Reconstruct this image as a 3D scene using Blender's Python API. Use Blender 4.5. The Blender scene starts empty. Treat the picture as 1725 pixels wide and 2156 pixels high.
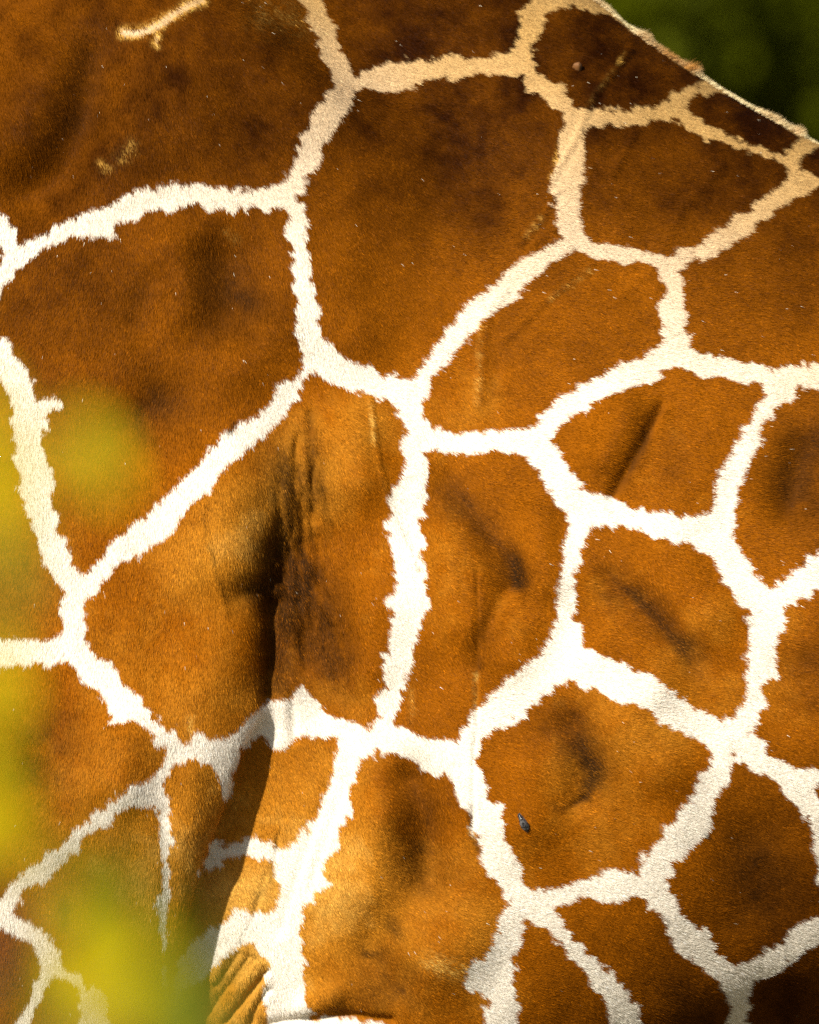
import bpy, bmesh, math, random
import numpy as np
from mathutils import Vector, Matrix

rng = np.random.default_rng(7)
random.seed(7)
scene = bpy.context.scene
col = scene.collection

# ------------------------------------------------------------------ camera
CAM = np.array([0.0, -14.0, 1.75])
TGT = np.array([0.0, -0.36, 2.2])          # middle of the near flank
FW = 1.035                                  # metres of flank across the picture
PW, PH = 1725.0, 2156.0                     # photo measured in these pixels
fwd = TGT - CAM
DIST = float(np.linalg.norm(fwd)); fwd /= DIST
right = np.array([1.0, 0, 0]); up = np.cross(right, fwd)
S = FW / PW                                 # metres per photo pixel on the flank

cam = bpy.data.cameras.new('camera')
cam_ob = bpy.data.objects.new('camera', cam); col.objects.link(cam_ob)
cam_ob.location = CAM
cam_ob.rotation_euler = Matrix((right, up, -fwd)).transposed().to_euler()
cam.sensor_fit = 'HORIZONTAL'; cam.sensor_width = 24.0
cam.lens = 24.0 * DIST / FW
cam.clip_start = 0.1; cam.clip_end = 2000
cam.dof.use_dof = True; cam.dof.focus_distance = DIST
cam.dof.aperture_fstop = cam.lens / 92.0
scene.camera = cam_ob

# ------------------------------------------------------------------ light
SUN_DIR = np.array([-0.50, -0.70, 0.50]); SUN_DIR /= np.linalg.norm(SUN_DIR)
world = bpy.data.worlds.new('World'); scene.world = world
world.use_nodes = True
wn = world.node_tree.nodes; wl = world.node_tree.links
sky = wn.new('ShaderNodeTexSky'); sky.sky_type = 'NISHITA'; sky.sun_disc = False
sky.sun_elevation = math.asin(SUN_DIR[2])
sky.sun_rotation = math.atan2(SUN_DIR[0], SUN_DIR[1])
wl.new(sky.outputs[0], wn['Background'].inputs[0])
wn['Background'].inputs[1].default_value = 0.05
sun = bpy.data.lights.new('sun', 'SUN'); sun.energy = 5.0; sun.angle = math.radians(0.5)
sun.color = (1.0, 0.93, 0.80)
sun_ob = bpy.data.objects.new('sun', sun); col.objects.link(sun_ob)
sun_ob.rotation_euler = Vector(SUN_DIR).to_track_quat('Z', 'Y').to_euler()
sun_ob.location = (-6, -8, 9)

scene.view_settings.view_transform = 'Standard'
scene.view_settings.look = 'None'
scene.view_settings.gamma = 1
scene.view_settings.exposure = 0.6
scene.cycles.use_denoising = False
scene.cycles.max_bounces = 6

# ------------------------------------------------------------------ helpers
def project(P):
    d = P - CAM
    w = d @ fwd
    k = DIST / w / S
    return PW / 2 + (d @ right) * k, PH / 2 - (d @ up) * k, w

def unproject(u, v, w):
    k = S * w / DIST
    return CAM + fwd * w + right * ((u - PW / 2) * k) + up * ((PH / 2 - v) * k)

_tab = rng.random((256, 256)).astype(np.float32)
def vnoise(u, v, wlen, seed=0):
    """smooth value noise in -1..1"""
    a = u / wlen + 17.3 * seed + 500; b = v / wlen + 31.7 * seed + 500
    i = np.floor(a).astype(int); j = np.floor(b).astype(int)
    x = a - i; y = b - j
    x = x * x * (3 - 2 * x); y = y * y * (3 - 2 * y)
    g = lambda p, q: _tab[p & 255, q & 255]
    r = (g(i, j) * (1 - x) + g(i + 1, j) * x) * (1 - y) + (g(i, j + 1) * (1 - x) + g(i + 1, j + 1) * x) * y
    return r * 2 - 1

def fbm(u, v, wlen, octs=3, seed=0):
    r = 0; a = 1; t = 0
    for o in range(octs):
        r = r + a * vnoise(u, v, wlen / 2 ** o, seed + o * 5); t += a; a *= 0.5
    return r / t

def smoothstep(a, b, x):
    t = np.clip((x - a) / (b - a), 0, 1)
    return t * t * (3 - 2 * t)

def norm(a):
    return a / (np.linalg.norm(a, axis=-1, keepdims=True) + 1e-12)

def link(name, me, mat=None, parent=None):
    o = bpy.data.objects.new(name, me); col.objects.link(o)
    if mat: me.materials.append(mat)
    if parent: o.parent = parent
    return o

def mesh_arrays(name, verts, faces_flat, face_sizes):
    me = bpy.data.meshes.new(name)
    verts = np.asarray(verts, np.float32)
    me.vertices.add(len(verts)); me.vertices.foreach_set('co', verts.ravel())
    faces_flat = np.asarray(faces_flat, np.int32).ravel()
    face_sizes = np.asarray(face_sizes, np.int32)
    me.loops.add(len(faces_flat)); me.loops.foreach_set('vertex_index', faces_flat)
    me.polygons.add(len(face_sizes))
    st = np.concatenate([[0], np.cumsum(face_sizes)[:-1]]).astype(np.int32)
    me.polygons.foreach_set('loop_start', st)
    me.update(calc_edges=True)
    return me

def tag(o, label, cat, group=None):
    o['label'] = label; o['category'] = cat
    if group: o['group'] = group
    return o

def new_mat(name):
    m = bpy.data.materials.new(name); m.use_nodes = True
    return m, m.node_tree.nodes, m.node_tree.links, m.node_tree.nodes['Principled BSDF']

# ------------------------------------------------------------------ ground
m_ground, n, l, b = new_mat('ground')
tc = n.new('ShaderNodeTexCoord')
nz = n.new('ShaderNodeTexNoise'); nz.inputs['Scale'].default_value = 1.3; nz.inputs['Detail'].default_value = 10
l.new(tc.outputs['Object'], nz.inputs['Vector'])
cr = n.new('ShaderNodeValToRGB')
cr.color_ramp.elements[0].position = 0.35; cr.color_ramp.elements[0].color = (0.045, 0.055, 0.015, 1)
cr.color_ramp.elements[1].position = 0.65; cr.color_ramp.elements[1].color = (0.15, 0.11, 0.05, 1)
l.new(nz.outputs[0], cr.inputs[0]); l.new(cr.outputs[0], b.inputs['Base Color'])
b.inputs['Roughness'].default_value = 0.95
bp = n.new('ShaderNodeBump'); bp.inputs['Strength'].default_value = 0.6
nz2 = n.new('ShaderNodeTexNoise'); nz2.inputs['Scale'].default_value = 30; nz2.inputs['Detail'].default_value = 6
l.new(tc.outputs['Object'], nz2.inputs['Vector'])
l.new(nz2.outputs[0], bp.inputs['Height']); l.new(bp.outputs[0], b.inputs['Normal'])
g = 41
gx = np.sign(np.linspace(-1, 1, g)) * np.abs(np.linspace(-1, 1, g)) ** 3 * 900
X, Y = np.meshgrid(gx, gx, indexing='ij')
rr = np.hypot(X, Y)
Z = fbm(X, Y, 25, 2, 3) * 0.25 * smoothstep(4, 30, rr)
idx = np.arange(g * g).reshape(g, g)
q = np.stack([idx[:-1, :-1], idx[1:, :-1], idx[1:, 1:], idx[:-1, 1:]], -1).reshape(-1, 4)
me = mesh_arrays('ground', np.stack([X, Y, Z], -1).reshape(-1, 3), q, np.full(len(q), 4))
go = link('ground', me, m_ground); go['kind'] = 'structure'

# ------------------------------------------------------------------ giraffe: form
def table(xs, vs, sm=0.06):
    t = np.linspace(xs[0], xs[-1], 600)
    y = np.interp(t, xs, vs)
    dx = t[1] - t[0]; r = int(max(1, 3 * sm / dx))
    k = np.exp(-0.5 * (np.arange(-r, r + 1) * dx / sm) ** 2); k /= k.sum()
    y = np.convolve(np.pad(y, r, mode='edge'), k, mode='valid')
    return lambda x: np.interp(x, t, y)

bx = [-0.95, -0.70, -0.45, -0.20, 0.0, 0.2475, 0.3465, 0.5175, 0.80, 1.05, 1.30]
back = []
for (u, v) in ((1180, -62), (1275, 4), (1351, 70), (1440, 130), (1560, 205), (1640, 250), (1725, 297)):
    p = unproject(u, v, (-0.02 - CAM[1]) / fwd[1] * 1.0)
    back.append((p[0], p[2]))
T_TOP = table([-0.95, -0.70, -0.45, -0.20, 0.0] + [p[0] for p in back] + [0.80, 1.05, 1.30],
              [2.90, 3.02, 3.10, 3.085, 3.015] + [p[1] for p in back] + [2.565, 2.46, 2.30], 0.018)
T_BOT = table(bx, [2.05, 1.85, 1.45, 1.27, 1.31, 1.43, 1.475, 1.535, 1.62, 1.74, 1.95], 0.08)
T_W = table(bx, [0.19, 0.24, 0.28, 0.315, 0.352, 0.385, 0.395, 0.40, 0.375, 0.32, 0.22], 0.08)
# near fore limb, taken down the height z: fore and hind edge, outer face
lq = [0.0, 0.12, 0.20, 0.30, 0.55, 0.82, 0.95, 1.08, 1.30, 1.45, 1.553, 1.611, 1.671, 1.737, 1.785, 1.839, 1.911, 1.962, 2.10, 2.25, 2.45, 2.65]
L_C = table(lq, [-0.42, -0.42, -0.41, -0.40, -0.395, -0.40, -0.41, -0.41, -0.42, -0.43, -0.440, -0.441, -0.435, -0.430, -0.423, -0.415, -0.409, -0.40, -0.37, -0.32, -0.27, -0.22], 0.018)
L_R = table(lq, [0.075, 0.075, 0.058, 0.052, 0.048, 0.055, 0.068, 0.065, 0.085, 0.105, 0.130, 0.139, 0.150, 0.160, 0.172, 0.185, 0.201, 0.222, 0.22, 0.21, 0.19, 0.16], 0.018)
L_Y = table(lq, [0.20, 0.20, 0.20, 0.20, 0.205, 0.21, 0.215, 0.22, 0.225, 0.232, 0.248, 0.264, 0.284, 0.304, 0.320, 0.335, 0.343, 0.325, 0.292, 0.25, 0.20, 0.16], 0.02)
L_RY = table(lq, [0.07, 0.07, 0.055, 0.05, 0.044, 0.05, 0.06, 0.056, 0.062, 0.062, 0.060, 0.058, 0.056, 0.054, 0.052, 0.050, 0.048, 0.048, 0.048, 0.05, 0.055, 0.05], 0.03)
L_RIN = table(lq, [0.07, 0.07, 0.055, 0.05, 0.044, 0.05, 0.06, 0.056, 0.065, 0.08, 0.11, 0.13, 0.15, 0.17, 0.18, 0.18, 0.18, 0.18, 0.15, 0.12, 0.09, 0.06], 0.03)
hz = [0.0, 0.12, 0.20, 0.30, 0.60, 0.92, 1.05, 1.20, 1.45, 1.70, 1.95, 2.20]
H_C = table(hz, [1.06, 1.06, 1.08, 1.09, 1.11, 1.15, 1.16, 1.12, 1.03, 0.95, 0.90, 0.90], 0.04)
H_R = table(hz, [0.075, 0.072, 0.055, 0.050, 0.048, 0.065, 0.072, 0.068, 0.10, 0.17, 0.24, 0.22], 0.03)
H_RY = table(hz, [0.07, 0.068, 0.052, 0.048, 0.042, 0.052, 0.056, 0.055, 0.07, 0.10, 0.13, 0.12], 0.03)
H_Y = table(hz, [0.19, 0.19, 0.19, 0.19, 0.19, 0.19, 0.19, 0.19, 0.20, 0.21, 0.20, 0.17], 0.03)

def smin(a, b, k):
    h = np.maximum(k - np.abs(a - b), 0) / k
    return np.minimum(a, b) - h * h * k * 0.25
def smax(a, b, k):
    return -smin(-a, -b, k)
def seg(P, a, b, ra, rb):
    a = np.array(a); b = np.array(b); ab = b - a
    t = np.clip(((P - a) @ ab) / (ab @ ab), 0, 1)
    return np.linalg.norm(P - a - t[:, None] * ab, axis=1) - (ra + (rb - ra) * t)
def ell(P, c, r, ry=0.0):
    d = P - np.array(c)
    if ry:
        cs, sn = math.cos(ry), math.sin(ry)
        d = np.stack([d[:, 0] * cs - d[:, 2] * sn, d[:, 1], d[:, 0] * sn + d[:, 2] * cs], 1)
    r = np.array(r)
    k0 = np.linalg.norm(d / r, axis=1) + 1e-6; k1 = np.linalg.norm(d / (r * r), axis=1) + 1e-6
    return k0 * (k0 - 1) / k1
def tube(P, C, R, RY, Yc, z0, z1, sy, ex=2.0, RIN=None):
    z = P[:, 2]
    rx = R(z); ry = RY(z)
    a = (P[:, 0] - C(z)) / rx; dy = sy * P[:, 1] - Yc(z)
    bb = dy / (ry if RIN is None else np.where(dy > 0, ry, RIN(z)))
    f = ((np.abs(a) ** ex + np.abs(bb) ** ex + 1e-9) ** (1 / ex) - 1) * np.minimum(rx, ry)
    return smax(f, np.maximum(z0 - z, z - z1), 0.05)

def sdf(P, full=True):
    x, y, z = P[:, 0], P[:, 1], P[:, 2]
    top = T_TOP(x); bot = T_BOT(x); w = T_W(x)
    # barrel, with the spine as a narrow ridge above it
    c = bot + (top - bot) * 0.43; hh = np.where(z > c, (top - c) * 0.995, c - bot)
    t = np.clip((z - c) / (top - c), 0, 1)
    ww = w * (1 - 0.26 * t ** 1.4)
    e = np.sqrt((y / ww) ** 2 + ((z - c) / hh) ** 2 + 1e-9)
    f = (e - 1) * np.minimum(ww, hh) * 0.9
    f = smax(f, np.maximum(-0.72 - x, x - 1.12), 0.22)
    # chest, rump
    f = smin(f, ell(P, (-0.60, 0, 2.22), (0.20, 0.23, 0.38), 0.2), 0.18)
    f = smin(f, ell(P, (1.02, 0, 2.10), (0.24, 0.27, 0.32)), 0.15)
    # neck and head
    f = smin(f, seg(P, (-0.52, 0, 2.72), (-0.86, 0, 3.45), 0.27, 0.165), 0.25)
    if full:
      f = smin(f, seg(P, (-0.86, 0, 3.45), (-1.18, 0, 4.28), 0.165, 0.115), 0.12)
      f = smin(f, seg(P, (-1.18, 0, 4.32), (-1.30, 0, 4.36), 0.125, 0.115), 0.10)
      f = smin(f, seg(P, (-1.30, 0, 4.34), (-1.68, 0, 4.10), 0.105, 0.062), 0.08)
      f = smin(f, ell(P, (-1.70, 0, 4.09), (0.075, 0.06, 0.055)), 0.05)
      for s in (-1, 1):
          f = smin(f, ell(P, (-1.33, s * 0.085, 4.385), (0.05, 0.035, 0.04)), 0.04)
          f = smin(f, seg(P, (-1.20, s * 0.05, 4.42), (-1.14, s * 0.065, 4.60), 0.028, 0.024), 0.03)
          f = smin(f, seg(P, (-1.14, s * 0.10, 4.40), (-1.10, s * 0.24, 4.42), 0.030, 0.012), 0.03)
      # tail
      f = smin(f, seg(P, (1.20, 0, 2.28), (1.30, 0, 1.85), 0.05, 0.022), 0.05)
      f = smin(f, seg(P, (1.30, 0, 1.85), (1.31, 0, 1.35), 0.022, 0.014), 0.02)
    for s in ((-1, 1) if full else (-1,)):
        f = smin(f, tube(P, H_C, H_R, H_RY, H_Y, 0.03, 2.3, s), 0.06 + 0.10 * smoothstep(1.4, 1.9, z))
        # shoulder blade under the skin, then the fore limb; the axilla stays a real cleft
        f = smin(f, ell(P, (-0.27, s * 0.255, 2.50), (0.20, 0.085, 0.34), -0.12), 0.14)
        lf = tube(P, L_C, L_R, L_RY, L_Y, 0.03, 2.65, s, 2.3, L_RIN)
        f = smin(f, lf, 0.010 + 0.13 * smoothstep(1.90, 2.14, z))
    return f

def sdf_grad(P, e=0.002, full=True, f0=None):
    g = np.empty_like(P)
    if f0 is None: f0 = sdf(P, full)
    for a in range(3):
        d = np.zeros(3); d[a] = e
        g[:, a] = (sdf(P + d, full) - f0) / e
    return g

# surface nets on a sparse grid
CELL = 0.010; BL = 4
lo = np.array([-1.92, -0.52, -0.04]); dims = np.array([84, 26, 122]) * BL
cc = [lo[a] + (np.arange(dims[a] // BL) + 0.5) * CELL * BL for a in range(3)]
Cx, Cy, Cz = np.meshgrid(*cc, indexing='ij')
fc = sdf(np.stack([Cx, Cy, Cz], -1).reshape(-1, 3)).reshape(Cx.shape)
F = np.repeat(np.repeat(np.repeat(fc, BL, 0), BL, 1), BL, 2).astype(np.float32)
blk = np.argwhere(np.abs(fc) < 0.075)
off = np.stack(np.meshgrid(*[np.arange(BL)] * 3, indexing='ij'), -1).reshape(-1, 3)
gi = (blk[:, None, :] * BL + off[None]).reshape(-1, 3)
F[gi[:, 0], gi[:, 1], gi[:, 2]] = sdf(lo + gi * CELL)
ins = F < 0
cnt = np.zeros(np.array(F.shape) - 1, np.int8)
for o in [(i, j, k) for i in (0, 1) for j in (0, 1) for k in (0, 1)]:
    cnt += ins[o[0]:o[0] + cnt.shape[0], o[1]:o[1] + cnt.shape[1], o[2]:o[2] + cnt.shape[2]]
cells = np.argwhere((cnt > 0) & (cnt < 8))
vid = np.full(cnt.shape, -1, np.int32); vid[cells[:, 0], cells[:, 1], cells[:, 2]] = np.arange(len(cells))
acc = np.zeros((len(cells), 3)); num = np.zeros(len(cells))
corners = [(i, j, k) for i in (0, 1) for j in (0, 1) for k in (0, 1)]
for a in corners:
    for ax in range(3):
        if a[ax]: continue
        bcr = list(a); bcr[ax] = 1
        fa = F[tuple((cells + a).T)]; fb = F[tuple((cells + bcr).T)]
        mk = (fa < 0) != (fb < 0)
        t = np.where(mk, fa / np.where(mk, fa - fb, 1), 0)
        p = np.repeat(np.array([a], float), len(cells), 0); p[:, ax] = t
        acc += p * mk[:, None]; num += mk
V = lo + (cells + acc / num[:, None]) * CELL
quads = []
for ax in range(3):
    b1, b2 = (ax + 1) % 3, (ax + 2) % 3
    sl0 = [slice(1, -1)] * 3; sl1 = [slice(1, -1)] * 3
    sl0[ax] = slice(0, -1); sl1[ax] = slice(1, None)
    A = ins[tuple(sl0)]; B = ins[tuple(sl1)]
    for flip in (False, True):
        e = np.argwhere((A & ~B) if not flip else (~A & B))
        add = np.ones(3, int); add[ax] = 0
        e = e + add
        d1 = np.zeros(3, int); d1[b1] = 1
        d2 = np.zeros(3, int); d2[b2] = 1
        qd = [vid[tuple((e - d1 - d2).T)], vid[tuple((e - d2).T)], vid[tuple(e.T)], vid[tuple((e - d1).T)]]
        if flip: qd = qd[::-1]
        quads.append(np.stack(qd, 1))
quads = np.concatenate(quads)
quads = quads[(quads >= 0).all(1)]
for it in range(1):
    f0 = sdf(V); gr = sdf_grad(V, f0=f0)
    V = V - np.clip(f0 / np.maximum((gr * gr).sum(1), 0.2), -0.006, 0.006)[:, None] * gr

# finer skin where the photograph looks
me0 = mesh_arrays('tmp', V, quads, np.full(len(quads), 4))
bm = bmesh.new(); bm.from_mesh(me0); bpy.data.meshes.remove(me0)
bm.verts.ensure_lookup_table(); bm.faces.ensure_lookup_table()
U_, V_, _ = project(V)
fcen_u = U_[quads].mean(1); fcen_v = V_[quads].mean(1)
nq = np.cross(V[quads[:, 2]] - V[quads[:, 0]], V[quads[:, 3]] - V[quads[:, 1]])
sel = (fcen_u > -60) & (fcen_u < PW + 60) & (fcen_v > -60) & (fcen_v < PH + 60) & (norm(nq)[:, 1] < 0.2) & (V[quads].mean(1)[:, 1] < 0.06)
es = set()
for fi in np.nonzero(sel)[0]:
    es.update(bm.faces[fi].edges)
bmesh.ops.subdivide_edges(bm, edges=list(es), cuts=2, use_grid_fill=True)
bmesh.ops.triangulate(bm, faces=[f for f in bm.faces if len(f.verts) > 4])
body_me = bpy.data.meshes.new('body')
bm.to_mesh(body_me); bm.free()
nv = len(body_me.vertices)
V = np.empty(nv * 3, np.float32); body_me.vertices.foreach_get('co', V); V = V.reshape(-1, 3).astype(float)
pu, pv, pw = project(V)
vi = np.nonzero((V[:, 1] < 0.06) & (pu > -220) & (pu < PW + 220) & (pv > -220) & (pv < PH + 220))[0]
Q = V[vi]
for it in range(2):
    f0 = sdf(Q, False); gr = sdf_grad(Q, f0=f0, full=False)
    Q = Q - np.clip(f0 / np.maximum((gr * gr).sum(1), 0.2), -0.004, 0.004)[:, None] * gr
V[vi] = Q
N = np.zeros_like(V); N[:, 1] = 1
N[vi] = norm(sdf_grad(Q, 0.006, False))

# ------------------------------------------------------------------ giraffe: relief of the near flank
# strokes measured on the photograph: points, half-width (px), height (mm, + out / - in)
RELIEF = [
    ([(580, 1160), (577, 1260)], 24, -8), ([(577, 1280), (578, 1370), (574, 1470)], 15, -14),
    ([(510, 1252), (545, 1238), (580, 1218)], 22, -8),
    ([(560, 1300), (575, 1400)], 26, -10),
    ([(470, 1060), (480, 1150)], 70, 11),
    ([(450, 1400), (430, 1450)], 60, 9),
    ([(655, 870), (660, 960), (664, 1090)], 8, -4.5),
    ([(640, 1180), (660, 1330)], 75, -16),
    ([(740, 930), (750, 1010)], 45, 9),
    ([(760, 1300), (770, 1400)], 50, 6),
    ([(945, 1010), (1030, 1120), (1085, 1225)], 26, -7),
    ([(1080, 1170), (1088, 1230)], 17, -5),
    ([(960, 1180), (985, 1300)], 50, 7),
    ([(1130, 1080), (1140, 1220)], 35, 5),
    ([(1060, 1250), (1020, 1330), (1003, 1400)], 14, -4),
    ([(1100, 1330), (1080, 1380)], 40, 5),
    ([(1392, 860), (1350, 940), (1292, 1042)], 11, -7.5),
    ([(1310, 880), (1270, 960)], 40, 8),
    ([(1470, 930), (1420, 1010)], 60, 4),
    ([(1690, 960), (1660, 1060)], 35, -7),
    ([(1290, 1215), (1370, 1285), (1460, 1390)], 25, -7),
    ([(1400, 1180), (1490, 1290)], 50, 6),
    ([(1280, 1380), (1380, 1440)], 40, 5),
    ([(1205, 1530), (1240, 1600), (1215, 1688)], 26, -6),
    ([(1228, 1682), (1205, 1693)], 6, -3),
    ([(1330, 1520), (1390, 1600)], 55, 7),
    ([(1110, 1640), (1120, 1720)], 55, 6),
    ([(860, 1650), (890, 1740), (900, 1850)], 30, -8),
    ([(800, 1720), (770, 1860)], 45, 9),
    ([(780, 2008), (830, 2060)], 40, -6),
    ([(960, 1970), (890, 2020)], 60, 7),
    ([(700, 2095), (640, 2120)], 18, 8),
    ([(560, 2160), (640, 2144), (720, 2136), (820, 2150)], 9, -9),
    ([(600, 2175), (760, 2168)], 18, 5),
    ([(521, 2016), (465, 2094), (440, 2132)], 6, -6),
    ([(559, 2046), (515, 2102), (473, 2156)], 6, -9),
    ([(562, 2084), (537, 2122), (525, 2160)], 6, -8),
    ([(545, 2032), (490, 2112), (455, 2150)], 9, 1),
    ([(562, 2066), (528, 2112), (500, 2156)], 8, 2.5), ([(500, 2010), (452, 2078)], 5, -4), ([(548, 2070), (505, 2130)], 4, -4), ([(535, 2020), (488, 2080)], 4, -4),
    ([(470, 2010), (452, 2060)], 8, 4),
    ([(778, 838), (785, 920), (800, 1000), (821, 1060), (852, 1120), (872, 1190)], 4.0, 2.4),
    ([(430, 1062), (432, 1120), (450, 1200), (476, 1292)], 4.5, 2.4),
    ([(1004, 1200), (1005, 1380), (1003, 1500), (996, 1640), (995, 1762)], 3.5, -1.8),
    ([(591, 1720), (578, 1800), (554, 1860), (537, 1916), (506, 1990)], 4.0, -2.2),
    ([(1326, 104), (1290, 150), (1256, 190), (1232, 236)], 6, 3.6),
    ([(1228, 250), (1212, 290), (1182, 340), (1160, 378)], 4.5, 2.2),
    ([(1168, 410), (1140, 460), (1108, 498), (1085, 512)], 5, 2.2),
    ([(1122, 500), (1105, 520)], 6, -2.5),
    ([(1060, 620), (1025, 660), (1012, 740), (1006, 850)], 9, 2.4),
    ([(1240, 560), (1150, 630), (1060, 720)], 7, 2.4),
    ([(1370, 570), (1310, 620)], 7, 2.0),
    ([(1335, 280), (1310, 330), (1285, 370)], 6, 1.8),
    ([(1520, 350), (1440, 430), (1395, 520)], 9, 2.0),
    ([(1050, 760), (1036, 850), (1042, 900)], 16, -3.0),
    ([(200, 120), (175, 260), (120, 360), (60, 400)], 42, -11),
    ([(70, 180), (40, 280)], 70, 9),
    ([(290, 300), (380, 250)], 80, 7),
    ([(480, 560), (500, 640)], 55, -7),
    ([(375, 520), (380, 640)], 45, 6),
    ([(330, 600), (300, 680)], 30, -4),
    ([(330, 850), (270, 900)], 45, -6),
    ([(560, 690), (520, 760)], 50, 6),
    ([(90, 1560), (60, 1650)], 70, -9),
    ([(270, 1560), (250, 1640)], 45, 7),
    ([(700, 600), (740, 700)], 60, 5),
    ([(960, 290), (980, 380)], 90, -7),
    ([(1590, 1800), (1600, 1900)], 60, -5),
    ([(345, 1720), (352, 1830), (350, 1960)], 14, -3),
    ([(405, 1640), (400, 1740)], 26, 7),
    ([(700, 1640), (640, 1800), (590, 1960)], 9, -2.4),
    ([(735, 1640), (690, 1760), (650, 1880)], 8, -1.8),
    ([(616, 1470), (618, 1560)], 7, -3.0),
    ([(595, 1480), (596, 1560)], 10, 2.5),
    ([(645, 1420), (640, 1340)], 6, -2.2),
]
wr = random.Random(3)
for i in range(40):      # loose skin creases behind the shoulder
    x0 = 578 + i * 2.6 + wr.uniform(-6, 6); v0 = wr.uniform(900, 1260); ln = wr.uniform(90, 260)
    pts = [(x0 + (k / 4) ** 1.3 * ln * 0.22 + wr.uniform(-3, 3) - 14 * math.sin(k * 0.8), v0 + ln * k / 4) for k in range(5)]
    RELIEF.append((pts, wr.uniform(4.0, 6.0), wr.choice([-1, -1, 1]) * wr.uniform(1.6, 3.0)))

def stroke_dist(u, v, pts):
    best = np.full(u.shape, 1e9)
    for (ax, ay), (bx_, by_) in zip(pts[:-1], pts[1:]):
        dx, dy = bx_ - ax, by_ - ay
        t = np.clip(((u - ax) * dx + (v - ay) * dy) / (dx * dx + dy * dy), 0, 1)
        best = np.minimum(best, np.hypot(u - ax - t * dx, v - ay - t * dy))
    return best

def add_strokes(u, v, strokes):
    out = np.zeros(u.shape)
    order = np.argsort(u); us = u[order]
    for pts, sg, h in strokes:
        x0 = min(p[0] for p in pts) - 3.2 * sg; x1 = max(p[0] for p in pts) + 3.2 * sg
        y0 = min(p[1] for p in pts) - 3.2 * sg; y1 = max(p[1] for p in pts) + 3.2 * sg
        ii = order[np.searchsorted(us, x0):np.searchsorted(us, x1)]
        ii = ii[(v[ii] > y0) & (v[ii] < y1)]
        d = stroke_dist(u[ii], v[ii], pts)
        out[ii] += h * np.exp(-0.5 * (d / sg) ** 2)
    return out

RELIEF = [(p, s_, h * (0.8 if s_ < 10 and abs(h) < 4 else 1.1 if s_ < 30 else 2.6)) for p, s_, h in RELIEF]
pu, pv, pw = project(V)
near = (V[:, 1] < 0.03) & (N[:, 1] < 0.25) & (pu > -200) & (pu < PW + 200) & (pv > -200) & (pv < PH + 200)
ni = np.nonzero(near)[0]
disp = np.zeros(nv)
u_, v_ = pu[ni], pv[ni]
limb_zone = (u_ < 600) & (v_ > 1480)
disp[ni] = add_strokes(u_, v_, RELIEF) + fbm(u_, v_, 230, 3, 1) * 6.0 + fbm(u_, v_, 60, 2, 9) * 0.8
facing = np.clip(-N[:, 1], 0, 1)
V = V + N * (disp * 0.001 * np.sqrt(facing))[:, None]
body_me.vertices.foreach_set('co', V.astype(np.float32).ravel()); body_me.update()

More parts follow.
